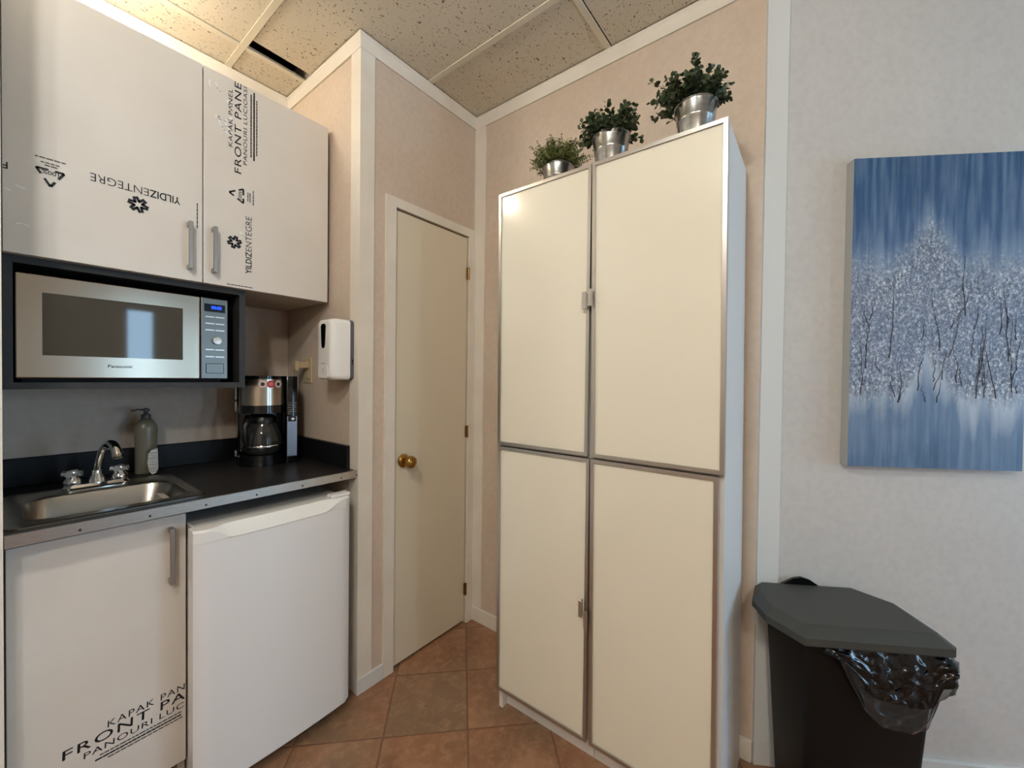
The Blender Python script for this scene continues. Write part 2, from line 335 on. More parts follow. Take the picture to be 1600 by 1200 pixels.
# ------------------------------------------------------------------ tall cabinet with four gloss doors
qT = Vector((1.2182, .2067, 0)); aT = .0094; WT, DT, HT = .794, .3605, 2.02
def cb(v):
    d, w_, z = v; w_ += .0066*z
    return Vector((qT.x + d*math.cos(aT) - w_*math.sin(aT), qT.y + d*math.sin(aT) + w_*math.cos(aT), z))
def cbx(bm, d0, d1, w0, w1, z0, z1, bev=0, post=None):
    vs = bx(bm, d0, d1, w0, w1, z0, z1, bev, 1)
    for v in vs:
        co = v.co if post is None else Vector(post(v.co)); v.co = cb(co)
tc_ = thing('tall_cabinet', 'tall white cabinet with four cream gloss doors in thin metal frames', 'cabinet', tuple(qT))
b = B(); s = .017; e0 = .020
cbx(b, e0, DT, 0, s, 0, HT); cbx(b, e0, DT, WT-s, WT, 0, HT); cbx(b, e0, DT, s, WT-s, HT-.02, HT); cbx(b, DT-.006, DT, s, WT-s, .05, HT-.02)
for z0 in (.062, .6, 1.03, 1.5): cbx(b, e0+.003, DT-.006, s, WT-s, z0, z0+.018)
cbx(b, e0, DT-.006, WT/2-.016, WT/2-.0005, .08, HT-.02); cbx(b, e0, DT-.006, WT/2+.0005, WT/2+.016, .08, HT-.02)
obj('carcass', b, M_melam, tc_)
b = B(); cbx(b, .05, .062, s, WT/2-.001, 0, .062); cbx(b, .05, .062, WT/2+.001, WT-s, 0, .062); obj('plinth', b, M_melam, tc_)
def gdoor(w0, w1, z0, z1, off, pull_w, pull_z, lean, lab=None):
    fw = .0115
    P = lambda c: (c[0], c[1]+lean*(z1-c[2])/(z1-z0)*((c[1]-w0) if w0 < .1 else (w1-c[1]))/(w1-w0), c[2])   # hung slightly out of true: the meeting edge runs off
    b = B(); cbx(b, .0055, .018, w0+fw-.002, w1-fw+.002, z0+fw-.002, z1-fw+.002, post=P); d = obj('cabinet_door', b, M_gloss, tc_)
    b = B(); cbx(b, 0, .0185, w0, w0+fw, z0, z1, post=P); cbx(b, 0, .0185, w1-fw, w1, z0, z1, post=P); cbx(b, 0, .0185, w0+fw, w1-fw, z0, z0+fw, post=P); cbx(b, 0, .0185, w0+fw, w1-fw, z1-fw, z1, post=P)
    obj('door_frame', b, M_frame, d)
    b = B(); cbx(b, -.014, .0, pull_w-.0015, pull_w+.0015, pull_z-.028, pull_z+.028, post=P); cbx(b, -.0155, -.0125, pull_w-.007, pull_w+.007, pull_z-.028, pull_z+.028, .0008, post=P); obj('door_pull', b, M_frame, d)
m = .397
gdoor(m+.004, WT, 1.045, 2.016, 0, m+.017, 1.564, .007)
gdoor(-.002, m+.001, 1.045, 2.016, 0, m+.0015, 1.571, -.004)
gdoor(m+.003, WT-.001, .082, 1.038, 0, m+.022, .535, .006)
gdoor(.012, m, .082, 1.038, 0, m+.007, .505, -.002)

# ------------------------------------------------------------------ plants on the tall cabinet
def galv():
    m = mat('galvanised_zinc', (178, 178, 176), .25, 1, noise=(30, (160, 160, 158), (1, 1, 4))); return m
M_pot = galv()
M_leafA = mat('leaf_dark_green', (52, 66, 42), .5, noise=(40, (74, 88, 58))); M_leafB = mat('leaf_olive_green', (92, 104, 52), .5, noise=(60, (128, 136, 82)))
M_stem = mat('stem_brown_green', (70, 66, 44), .6); M_soil = mat('moss_filler', (50, 46, 34), .9)
def leaf(bm, p, dirv, upv, L, Wd):
    d = dirv.normalized(); s = d.cross(upv)
    if s.length < 1e-4: s = d.cross(Vector((1, 0, 0)))
    s.normalize(); n = s.cross(d)
    pts = [(0, 0, 0), (.3, .42, .06), (.65, .5, .05), (1, 0, -.06), (.65, -.5, .05), (.3, -.42, .06)]; mid = [bm.verts.new(p + d*(L*.33) - n*L*.03), bm.verts.new(p + d*(L*.68) - n*L*.04)]
    v = [bm.verts.new(p + d*(a*L) + s*(w_*Wd) + n*(h*L)) for a, w_, h in pts]
    for f in ((v[0], v[1], mid[0]), (v[1], v[2], mid[1], mid[0]), (v[2], v[3], mid[1]), (v[3], v[4], mid[1]), (v[4], v[5], mid[0], mid[1]), (v[5], v[0], mid[0])): bm.faces.new(f)
def plant(x, y, r, h, label, kind, reach, tall, ml, bias):
    z0 = HT
    t = thing('potted_plant', label, 'plant', (x, y, z0), 0, 'small potted plants on the tall cabinet')
    b = B(); rb = r*.74
    lathe(b, [(rb*.9, .0), (rb, .0015), (rb+(r-rb)*.55, h*.55), (rb+(r-rb)*.57+.0012, h*.57), (rb+(r-rb)*.6, h*.6), (r-.001, h-.004), (r+.0015, h-.003), (r+.0015, h), (r-.001, h+.001), (r-.003, h-.004), (r-.006, h-.02)], (x, y, z0), seg=40); obj('pot', b, M_pot, t, True, 60)
    b = B(); lathe(b, [(r-.006, 0), (r*.5, .006), (.0001, .008)], (x, y, z0+h-.018), seg=20, cap=False); obj('moss', b, M_soil, t, True)
    bl, bs_ = B(), B(); top = Vector((x, y, z0+h-.012))
    n = 75 if kind == 'round' else 210
    for i in range(n):
        a = 2*math.pi*i/n*5.3+random.random(); el = random.uniform(-.15, 1.35)
        if kind == 'fine': el = random.uniform(-.1, 1.4)
        dirv = Vector((math.cos(a)*math.cos(el), math.sin(a)*math.cos(el), math.sin(el)*tall/reach)); L = reach*random.uniform(.65, 1.0)
        L *= 1+bias*dirv.y*.35
        if kind == 'round' and i % 15 == 3: L *= 1.12
        st = top + Vector((math.cos(a), math.sin(a), 0))*random.uniform(0, r*.55)
        pts = []; p = st.copy(); dd = Vector((dirv.x*.5, dirv.y*.5, abs(dirv.z)*.6+.55)).normalized(); ns = 7
        for k in range(ns+1):
            pts.append(p.copy()); dd = (dd*.72 + dirv.normalized()*.28 + Vector((0, 0, -.03*k/ns)) + Vector((random.gauss(0, .05), random.gauss(0, .05), random.gauss(0, .03)))).normalized(); p = p + dd*(L/ns)
        tube(bs_, pts, .0008 if kind == 'round' else .0005, 4, False)
        for k in range(2, ns+1):
            dr = (pts[k]-pts[k-1]).normalized(); q = dr.cross(Vector((0, 0, 1)))
            if q.length < .1: q = Vector((1, 0, 0))
            q.normalize(); q = Matrix.Rotation(random.uniform(0, 3.1), 3, dr) @ q
            for sg in (-1, 1):
                ld = (q*sg*.9 + dr*.6 + Vector((0, 0, .1))); lsz = random.uniform(.8, 1.15)*(.0205 if kind == 'round' else .011)*(1 if k < ns else .8)
                leaf(bl, pts[k], ld, Vector((random.gauss(0, .5), random.gauss(0, .5), 1)), lsz, lsz*(.82 if kind == 'round' else .5))
                if kind == 'fine': leaf(bl, (pts[k]+pts[k-1])/2, ld*-1+dr, Vector((random.gauss(0, .5), .3, 1)), lsz, lsz*.5)
    for v in bl.verts:      # nothing grows into the wall or the board
        if v.co.x > xK-.02: v.co.x = xK-.02
        if v.co.z < HT+.004: v.co.z = HT+.004+random.random()*.004
    obj('stems', bs_, M_stem, t); obj('foliage', bl, ml, t)
plant(1.362, .840, .062, .107, 'olive green fine-leaved plant in a low-standing zinc pot, farthest left on the tall cabinet', 'fine', .115, .100, M_leafB, 0)
plant(1.318, .600, .064, .119, 'middle dark round-leaved plant in a zinc pot on the tall cabinet', 'round', .105, .085, M_leafA, 0)
plant(1.305, .322, .060, .108, 'largest dark round-leaved plant in a zinc pot with trailing shoots, nearest the cabinet end', 'round', .116, .082, M_leafA, .8)

# ------------------------------------------------------------------ upper cupboard
yU, zUb, zUt, xUm = 1.7173, 1.6242, 2.376, .4505
uc = thing('upper_cupboard', 'wall cupboard with two pale film-wrapped doors printed with black lettering above the microwave', 'cabinet', (xA, yB, zUb))
b = B(); x0, x1 = xA+.002, .8955; y0 = yU+.019
bx(b, x0, x0+.018, y0, yB-.001, zUb, zUt); bx(b, x1-.018, x1, y0, yB-.001, zUb, zUt); bx(b, x0+.018, x1-.018, y0, yB-.001, zUb, zUb+.018); bx(b, x0+.018, x1-.018, y0, yB-.001, zUt-.018, zUt); bx(b, x0+.018, x1-.018, yB-.01, yB-.001, zUb+.018, zUt-.018); bx(b, xUm-.009, xUm+.009, y0, yB-.01, zUb+.018, zUt-.018)
obj('carcass', b, M_cabin, uc)
def bar_handle(x, ya, z0, z1, parent):
    b = B(); bx(b, x-.006, x+.006, ya-.030, ya-.022, z0, z1, .0012, 1); bx(b, x-.006, x+.006, ya-.024, ya-.0001, z0, z0+.016, .002, 1); bx(b, x-.006, x+.006, ya-.024, ya-.0001, z1-.016, z1, .002, 1); return obj('handle', b, M_alu, parent)
def cdoor(x0, x1, ya, z0, z1, parent, label=None):
    b = B(); bx(b, x0, x1, ya, ya+.018, z0, z1, .0015, 2); d = obj('cupboard_door', b, M_cab, parent)
    if label: d['label'] = label
    return d
dA = cdoor(xA+.004, xUm-.0015, yU, zUb, zUt, uc, 'left door, lettering printed upside down'); bar_handle(.4105, yU, 1.660, 1.819, dA)
dB = cdoor(xUm+.0015, .8955, yU, zUb, zUt, uc, 'right door, lettering printed sideways'); bar_handle(.4797, yU, 1.662, 1.822, dB)
def star(bm, cx, cz, r, o, right, up, wd):
    for k in range(6):
        a = math.pi/3*k+.3
        P = lambda rr, da: (cx+rr*math.cos(a+da), cz+rr*math.sin(a+da)); stroke(bm, [P(r*.95, .38), P(r*.42, 0), P(r*.95, -.38)], wd, o, right, up)
def recycle(bm, cx, cz, r, o, right, up, wd):
    V = [Vector((cx+r*math.cos(math.radians(a)), cz+r*math.sin(math.radians(a)))) for a in (90, 210, 330)]
    for k in range(3):
        p, q, s_ = V[k], V[(k+1) % 3], V[(k+2) % 3]; a = p+(q-p)*.30; c_ = p+(s_-p)*.40; stroke(bm, [a, p+(q-p)*.05, p+(s_-p)*.05, c_], wd, o, right, up)
    stroke(bm, [(cx-r*.42, cz-r*.52), (cx-r*.30, cz-r*.52)], wd*.5, o, right, up)
def micro(bm, x0, x1, z, hgt, o, right, up, n=None):
    x = x0
    while x < x1: d = random.uniform(.004, .012); stroke(bm, [(x, z), (min(x+d, x1), z)], hgt, o, right, up); x += d+.0035
y_ = yU; RX, UZ = (-1, 0, 0), (0, 0, -1)          # upside down print
o0 = (0, y_-.0004, 0)
b = B(); text(b, 'YILDIZ', (.388, y_-.0004, 1.8945), RX, UZ, .0775, .0235, .018); text(b, 'ENTEGRE', (.308, y_-.0004, 1.8945), RX, UZ, .130, .0235, -.008); star(b, -.283, -1.836, .024, o0, RX, UZ, .0072); obj('maker_name_print', b, M_ink, dA)
b = B(); recycle(b, -.101, -1.853, .030, o0, RX, UZ, .0058); text(b, '100%', (.117, y_-.0004, 1.866), RX, UZ, .032, .011, .01)
micro(b, -.113, -.088, -1.879, .003, o0, RX, UZ); micro(b, -.117, -.084, -1.886, .003, o0, RX, UZ); micro(b, -.129, -.074, -1.898, .003, o0, RX, UZ); obj('recycling_print', b, M_ink, dA)
b = B(); text(b, 'F', (.0265, y_-.0004, 1.859), RX, UZ, .0085, .018, .02); obj('letter_print', b, M_ink, dA)
b = B(); R2, U2 = (0, 0, 1), (-1, 0, 0); micro(b, 1.809, 1.892, -.434, .003, o0, R2, U2); obj('small_print', b, M_ink, dA)
b = B(); text(b, 'KAPAK PANEL', (.538, y_-.0004, 2.132), R2, U2, .207, .0125, 0, space=1.1); text(b, 'FRONT PANE', (.566, y_-.0004, 2.045), R2, U2, .329, .0215, .004, space=1.15); text(b, 'PANOURI LUCIOASI', (.585, y_-.0004, 2.085), R2, U2, .287, .0122, 0, space=1.1)
micro(b, 2.122, 2.353, -.598, .004, o0, R2, U2); micro(b, 2.113, 2.366, -.608, .005, o0, R2, U2); micro(b, 2.135, 2.341, -.617, .0035, o0, R2, U2); obj('panel_print', b, M_ink, dB)
b = B(); recycle(b, 1.967, -.558, .030, o0, R2, U2, .0058); text(b, '100%', (.568, y_-.0004, 1.952), R2, U2, .030, .011, .01); micro(b, 1.955, 1.985, -.588, .003, o0, R2, U2); micro(b, 1.953, 1.988, -.595, .003, o0, R2, U2); micro(b, 1.945, 1.998, -.606, .003, o0, R2, U2); obj('recycling_print', b, M_ink, dB)
b = B(); text(b, 'YILDIZ', (.601, y_-.0004, 1.684), R2, U2, .081, .0205, .018); text(b, 'ENTEGRE', (.601, y_-.0004, 1.768), R2, U2, .129, .0205, -.008); star(b, 1.790, -.545, .023, o0, R2, U2, .0068); obj('maker_name_print', b, M_ink, dB)
b = B(); micro(b, .522, .603, 1.6335, .003, o0, (1, 0, 0), (0, 0, 1)); obj('small_print', b, M_ink, dB)
M_scr = mat('torn_film_white', (248, 246, 240), .25, emit=None)
def scratches(lst, par):
    for pts, wd in lst: b = B(); stroke(b, pts, wd, (0, y_-.0004, 0), (1, 0, 0), (0, 0, 1), .0003); obj('film_tear', b, M_scr, par)
scratches([([(.470, 2.335), (.467, 2.322), (.472, 2.313)], .004), ([(.487, 2.335), (.492, 2.318), (.500, 2.312), (.497, 2.303)], .004),
           ([(.487, 2.218), (.496, 2.222), (.500, 2.213), (.497, 2.205)], .006), ([(.499, 2.200), (.507, 2.190), (.512, 2.180), (.530, 2.172)], .005),
           ([(.536, 2.235), (.522, 2.228), (.515, 2.214), (.520, 2.198), (.532, 2.188), (.538, 2.178)], .0045), ([(.522, 2.29), (.528, 2.28), (.535, 2.27)], .006), ([(.563, 1.832), (.569, 1.823), (.577, 1.829)], .004)], dB)
scratches([([(.040, 1.805), (.055, 1.800)], .003), ([(.040, 1.702), (.052, 1.706), (.062, 1.701)], .003), ([(.022, 1.79), (.030, 1.787)], .003)], dA)

# ------------------------------------------------------------------ microwave shelf and microwave
sh = thing('microwave_shelf', 'open charcoal box shelf under the wall cupboard holding the microwave', 'shelf', (xA, yB, 1.257))
b = B(); x0, x1, z0, z1, y0 = xA+.002, .590, 1.257, 1.6235, 1.7475; t = .019
bx(b, x0, x0+t, y0, yB-.001, z0, z1); bx(b, x1-t, x1, y0, yB-.001, z0, z1); bx(b, x0+t, x1-t, y0, yB-.001, z0, z0+t); bx(b, x0+t, x1-t, y0, yB-.001, z1-t, z1); bx(b, x0+t, x1-t, yB-.008, yB-.001, z0+t, z1-t)
obj('shelf_box', b, M_box, sh)
mw = thing('microwave', 'stainless microwave with dark window and lit blue clock inside the charcoal shelf', 'microwave', (.29, 1.76, z0+t))
zm0, zm1, ym = 1.2885, 1.5795, 1.752
M_mw = mat('microwave_steel', (180, 166, 148), .2, 1, bump=(3, .05, .01)); M_mwp = mat('microwave_panel_steel', (112, 111, 106), .34, 1); M_mwg = mat('microwave_window', (66, 61, 52), .04, ior=1.6)  # window base colour lifted to stand in for the dim room reflection
b = B(); bx(b, .0385, .536, ym+.022, yB-.05, zm0-.002, zm1-.002); bx(b, .05, .52, ym+.03, yB-.06, z0+t, zm0-.002); obj('housing', b, M_blackm, mw)
b = B(); bx(b, .0375, .451, ym, ym+.022, zm0, zm1, .003, 2); dr = obj('microwave_door', b, M_mw, mw)
b = B(); bx(b, .0865, .4025, ym-.0008, ym+.002, 1.3535, 1.5305); obj('door_window', b, M_mwg, dr)
b = B(); text(b, 'Panasonic', (.2185, ym-.0004, 1.3215), (1, 0, 0), (0, 0, 1), .056, .0095, .012); obj('brand_lettering', b, M_ink, dr)
b = B(); bx(b, .4535, .536, ym+.001, ym+.022, zm0, zm1, .003, 2); cp = obj('control_panel', b, M_mwp, mw)
b = B(); bx(b, .4635, .5265, ym-.0004, ym+.002, 1.5305, 1.5585); obj('clock_display', b, mat('display_black', (4, 5, 12), .15), cp)
b = B(); text(b, '00:00', (.484, ym-.0006, 1.5405), (1, 0, 0), (0, 0, 1), .031, .0115, .012); obj('clock_digits', b, mat('blue_digits', (0, 10, 60), .5, emit=((20, 60, 255), 5)), cp)
M_btn = mat('button_light', (215, 213, 208), .3, .6)
for zz in (1.5120, 1.4880, 1.4645, 1.3940, 1.3685): b = B(); bx(b, .466, .494, ym-.0012, ym+.002, zz-.0028, zz+.0028, .001, 1); bx(b, .496, .5245, ym-.0012, ym+.002, zz-.0028, zz+.0028, .001, 1); obj('button_strip', b, M_btn, cp)
b = B(); lathe(b, [(.0145, 0), (.0145, .004), (.013, .011), (.0001, .013)], (.5005, ym+.001, 1.4270), (0, -1, 0)); obj('knob', b, M_btn, cp, True)
b = B(); bx(b, .468, .523, ym-.0008, ym+.002, 1.3085, 1.345, .002, 1); obj('open_button', b, M_mwp, cp)

# ------------------------------------------------------------------ worktop, sink, tap
yC, zC, tC = 1.4944, .9214, .028
ct = thing('worktop', 'dark laminate kitchen worktop with riveted aluminium front edge and dark backsplash', 'countertop', (xA, yB, zC-tC))
S0, S1, S2, S3 = .022, .408, 1.545, 1.962      # sink cut-out
b = B(); x0, x1 = xA+.001, xR-.001; z0, z1 = zC-tC, zC
bx(b, x0, S0, yC+.004, yB-.001, z0, z1); bx(b, S1, x1, yC+.004, yB-.001, z0, z1); bx(b, S0, S1, yC+.004, S2, z0, z1); bx(b, S0, S1, S3, yB-.001, z0, z1); obj('top', b, M_lam, ct)
b = B(); bx(b, x0, x1, yB-.02, yB-.001, zC, 1.016, .003, 2); bx(b, x1-.019, x1, yC+.055, yB-.02, zC, 1.016, .003, 2); obj('backsplash', b, M_lam2, ct)
b = B(); bx(b, x0, xR+.002, yC, yC+.004, zC-tC-.001, zC+.001, .001, 1); bx(b, x0, xR-.008, yC, yC+.010, zC+.0003, zC+.0016); obj('edge_strip', b, M_steel2, ct)
for xx in (.135, .270, .400, .540, .690, .838, .905):
    b = B(); lathe(b, [(.0032, 0), (.0028, .0012), (.0001, .0016)], (xx, yC, zC-.018), (0, -1, 0), seg=12); obj('screw', b, mat('screw_dark', (70, 62, 54), .4, 1), ct)
# wall bracket under the top's end
sk = thing('sink', 'small stainless steel sink with rounded basin let into the dark worktop', 'sink', (.215, 1.75, zC))
b = B(); zz = zC+.002
def loop(pts, z): return [(x, y, z) for x, y in pts]
outer = rrect(S0-.008, S1+.008, S2-.008, S3+.006, .03); i1 = rrect(.050, .388, 1.590, 1.862, .065)
loft(b, [loop(outer, zC+.0004), loop(outer, zz+.0015), loop(rrect(S0-.002, S1+.002, S2-.002, S3, .028), zz+.004), loop(rrect(S0+.006, S1-.006, S2+.006, S3-.008, .03), zz+.002), loop(rrect(.046, .392, 1.586, 1.866, .068), zz+.001), loop(i1, zz-.003), loop(rrect(.055, .366, 1.596, 1.855, .06), zC-.076), loop(rrect(.075, .352, 1.615, 1.837, .05), zC-.135), loop(rrect(.10, .328, 1.64, 1.812, .04), zC-.148)], False, True)
obj('basin', b, M_steel, sk, True, 50)
b = B(); lathe(b, [(.030, 0), (.030, .003), (.022, .002), (.020, -.004), (.0001, -.006)], (.219, 1.726, zC-.148)); obj('drain', b, M_chrome, sk, True)
fc = thing('tap', 'chrome two-handle tap with arched spout standing behind the sink basin', 'tap', (.212, 1.912, zC+.003))
zf = zC+.004
b = B(); loft(b, [loop(rrect(.132, .292, 1.888, 1.938, .022), zf), loop(rrect(.132, .292, 1.888, 1.938, .022), zf+.010), loop(rrect(.138, .286, 1.893, 1.933, .019), zf+.018)]); obj('base_plate', b, M_chrome, fc, True, 30)
for xx in (.156, .266):
    b = B(); lathe(b, [(.019, 0), (.021, .004), (.021, .016), (.015, .024), (.013, .030)], (xx, 1.912, zf+.016)); h_ = obj('handle', b, M_chrome, fc, True)
    b = B()
    for k in range(4):
        a = math.radians(45+90*k+20); c0 = Vector((xx, 1.912, zf+.052)); e_ = c0 + Vector((math.cos(a), math.sin(a), 0))*.023
        tube(b, [c0+(e_-c0)*.2, e_+Vector((0, 0, .002))], [.008, .0095], 10)
    lathe(b, [(.012, -.008), (.016, 0), (.014, .010), (.0001, .014)], (xx, 1.912, zf+.052)); obj('handle_grip', b, mat('clear_acrylic', (200, 200, 198), .08, .75), h_, True)
b = B(); lathe(b, [(.022, 0), (.020, .012), (.013, .028), (.012, .040)], (.211, 1.912, zf+.016)); obj('spout_base', b, M_chrome, fc, True)
pts = []; A0 = Vector((.211, 1.912, zf+.05)); A1 = Vector((.232, 1.855, 1.075)); 
for k in range(15):
    u = k/14; p0, p1, p2, p3 = A0, Vector((.213, 1.90, 1.045)), Vector((.236, 1.835, 1.125)), Vector((.246, 1.796, 1.040))
    pts.append(p0*(1-u)**3+p1*3*u*(1-u)**2+p2*3*u*u*(1-u)+p3*u**3)
b = B(); tube(b, pts, [.0095+.005*max(0, (k-5)/9) for k in range(15)], 14); e_ = pts[-1]; lathe(b, [(.0155, .012), (.0155, 0), (.013, -.003)], e_ - Vector((0, 0, .006))); obj('spout', b, M_chrome, fc, True)

# bottle and a small white ribbed piece beside it
M_bot = mat('translucent_soap_bottle', (150, 142, 120), .25, trans=.25)
so = thing('soap_bottle', 'tall dull pump bottle of dish soap beside the tap against the backsplash', 'bottle', (.361, 2.062, zC))
b = B(); lathe(b, [(.030, 0), (.033, .004), (.033, .12), (.035, .165), (.034, .180), (.024, .200), (.014, .212)], (.361, 2.062, zC+.0005), sx=1, sy=.75); obj('bottle_body', b, M_bot, so, True, 60)
b = B(); lathe(b, [(.015, .212), (.015, .226), (.008, .229), (.006, .238), (.011, .240), (.011, .248), (.0001, .252)], (.361, 2.062, zC)); tube(b, [(.361, 2.062, zC+.245), (.335, 2.055, zC+.247), (.318, 2.050, zC+.243)], .0035); obj('pump', b, mat('pump_grey', (96, 90, 80), .4), so, True)
br = thing('ribbed_piece', 'small white ribbed piece leaning against the soap bottle', 'brush', (.374, 2.018, zC))
b = B(); outl = [(.360, 2.02, 1.000), (.368, 2.02, 1.014), (.386, 2.02, 1.020), (.388, 2.02, .945), (.382, 2.02, .927), (.370, 2.02, .9225), (.362, 2.02, .935), (.357, 2.02, .965)]
prism(b, outl, (0, -.006, 0), (0, .006, 0)); obj('ribbed_slab', b, mat('ribbed_white', (205, 200, 192), .5), br)
b = B()
for k in range(9): zz = .935+k*.0085; tube(b, [(.359, 2.0135, zz), (.374, 2.011, zz+.001), (.387, 2.0135, zz+.002)], .0018, 6)
obj('raised_ribs', b, mat('rib_grey', (170, 165, 156), .5), br)

# ------------------------------------------------------------------ coffee maker
cmo = (.742, 1.945, zC); cmr = math.radians(-13)
cmk = thing('coffee_maker', 'black drip coffee maker with steel band and glass jug on the worktop by the corner', 'coffee maker', cmo, cmr)
CM = Matrix.Translation(cmo) @ Matrix.Rotation(cmr, 4, 'Z')
def cobj(name, bm, m, par, smooth=False, ang=40):
    for v in bm.verts: v.co = CM @ v.co
    return obj(name, bm, m, par, smooth, ang)
M_cmb = mat('coffee_black', (9, 9, 11), .14, coat=.5)
b = B()
bx(b, -.105, .105, .0, .110, .0005, .045, .012, 3); bx(b, -.105, .105, .015, .110, .045, .380, .012, 3)
def cyl_front(z0, z1, r0=.088, cy=-.02, cx=-.018, bulge=0):
    n = 28; pts = [(cx + r0*math.cos(a), cy + r0*math.sin(a)) for a in (math.pi + math.pi*k/n for k in range(n+1))] + [(cx+r0, .05), (cx-r0, .05)]
    loft(b, [[(x, y, z0) for x, y in pts], [(x, y, z1) for x, y in pts]])
cyl_front(.0005, .038, .091); cyl_front(.038, .045, .086); cyl_front(.222, .250); cyl_front(.352, .380); cyl_front(.250, .352, .086)
bx(b, .062, .105, -.085, .03, .0006, .380, .004, 2)
cobj('body', b, M_cmb, cmk, True, 35)
b = B(); n = 28; r0 = .0885; 
pin = [(-.018 + rr*math.cos(a), -.02 + rr*math.sin(a)) for rr in (r0,) for a in (math.radians(205) + math.radians(125)*k/n for k in range(n+1))]
pout = [(-.018 + (r0-.003)*math.cos(a), -.02 + (r0-.003)*math.sin(a)) for a in (math.radians(205) + math.radians(125)*k/n for k in range(n+1))][::-1]
loft(b, [[(x, y, .256) for x, y in pin+pout], [(x, y, .366) for x, y in pin+pout]]); st_ = cobj('steel_band', b, mat('coffee_steel', (200, 190, 176), .2, 1), cmk, True, 35)
# round red and white stickers on the band
for k, (ca, colr) in enumerate(((262, (214, 196, 190)), (281, (196, 52, 52)), (301, (214, 196, 190)))):
    b = B(); a = math.radians(ca); nx, ny = math.cos(a), math.sin(a); c0 = Vector((-.018+(r0+.0006)*nx, -.02+(r0+.0006)*ny, .3455)); lathe(b, [(.0155, 0), (.0155, .0004)], c0, (nx, ny, 0), seg=24); stk = cobj('sticker', b, mat('sticker_%d' % (k % 2), colr, .4), st_)
    b = B(); 
    if k != 1: lathe(b, [(.0085, .0005), (.0085, .0009)], c0, (nx, ny, 0), seg=6); cobj('sticker_picture', b, mat('sticker_black', (40, 26, 24), .5), stk)
    else:
        for q in range(3): bx(b, -.009+abs(q-1)*.002, .009-abs(q-1)*.002, -.0009, -.0005, .340+q*.005, .3415+q*.005)
        RM = Matrix.Translation(Vector((c0.x, c0.y, 0))) @ Matrix.Rotation(a+math.pi/2, 4, 'Z')
        for v in b.verts: v.co = RM @ v.co
        cobj('sticker_lines', b, mat('sticker_pale', (236, 190, 184), .5), stk)
b = B(); bx(b, .064, .1035, -.0875, -.084, .030, .205, .001, 1); cobj('steel_column', b, mat('coffee_steel_grey', (150, 152, 160), .3, 1), cmk)
b = B(); bx(b, .068, .099, -.0895, -.087, .182, .204, .001, 1); sw_ = cobj('switch', b, M_black, cmk)
b = B(); lathe(b, [(.006, 0), (.006, .002)], (.086, -.0895, .193), (0, -1, 0), seg=16); cobj('switch_dot', b, M_whitep, sw_)
for q in range(6): b = B(); bx(b, .067, .080 if q == 0 else .1, -.0862, -.0848, .214+q*.0095, .2165+q*.0095); cobj('printed_mark', b, mat('mark_grey', (120, 118, 112), .5), cmk)
for z0_, z1_ in ((.225, .272), (.274, .335), (.03, .058)): b = B(); bx(b, -.116, -.1052, .02, .05, z0_, z1_, .004, 3); cobj('side_strip', b, mat('coffee_steel_side', (176, 176, 176), .3, 1), cmk)
jg = thing('glass_jug', 'clear glass coffee jug with black handle standing in the coffee maker', 'jug', (CM @ Vector((-.018, -.035, .046)))[:])
def jobj(name, bm, m, smooth=True):
    for v in bm.verts: v.co = CM @ v.co
    return obj(name, bm, m, jg, smooth, 60)
M_jug = mat('jug_glass', (120, 120, 116), .03, trans=.85, ior=1.45)
b = B(); J = (-.018, -.035, .0465)
lathe(b, [(.055, 0), (.066, .012), (.071, .035), (.068, .075), (.054, .118), (.046, .136), (.043, .136), (.051, .116), (.065, .074), (.068, .035), (.063, .014), (.053, .003), (.0001, .003)], J, seg=40, cap=False); jobj('jug_body', b, M_jug)
b = B(); lathe(b, [(.048, .130), (.049, .155), (.040, .166), (.0001, .168)], J, seg=32); jobj('jug_lid', b, M_black)
b = B(); hd = Vector((-.75, -.66, 0)).normalized(); j = Vector(J); tube(b, [j+hd*.047+Vector((0, 0, .145)), j+hd*.085+Vector((0, 0, .15)), j+hd*.100+Vector((0, 0, .125)), j+hd*.098+Vector((0, 0, .07)), j+hd*.085+Vector((0, 0, .035))], [.010, .011, .011, .010, .008], 10); jobj('jug_handle', b, M_black)
b = B(); lathe(b, [(.0712, .030), (.0722, .033), (.0722, .037), (.0708, .040)], J, seg=40, cap=False); jobj('jug_ring', b, M_chrome)

# ------------------------------------------------------------------ outlet and plug
ol = thing('power_outlet', 'ivory wall outlet on the side wall behind the coffee maker', 'outlet', (xR, 1.92, 1.33))
M_iv = mat('ivory_plastic', (205, 186, 150), .4)
b = B(); bx(b, xR-.006, xR-.0002, 1.884, 1.957, 1.272, 1.388, .002, 2); obj('cover_plate', b, M_iv, ol)
b = B(); bx(b, xR-.0075, xR-.005, 1.903, 1.938, 1.290, 1.320, .002, 1); bx(b, xR-.0075, xR-.005, 1.903, 1.938, 1.340, 1.370, .002, 1); obj('socket_face', b, M_iv, ol)
pl = thing('power_plug', 'beige plug and cord running from the outlet down behind the coffee maker', 'plug', (.89, 1.92, 1.35))
b = B(); bx(b, .862, xR-.0075, 1.902, 1.930, 1.340, 1.368, .004, 2); bx(b, .845, .864, 1.906, 1.934, 1.325, 1.372, .005, 2); obj('plug_body', b, mat('plug_beige', (190, 172, 140), .45), pl)
b = B(); tube(b, [(.853, 1.92, 1.33), (.852, 1.93, 1.29), (.860, 1.95, 1.20), (.868, 1.975, 1.08), (.880, 2.0, .98), (.880, 2.03, .93), (.878, 2.07, .9265)], .0045, 8); obj('cord', b, mat('cord_beige', (150, 134, 108), .5), pl, True)

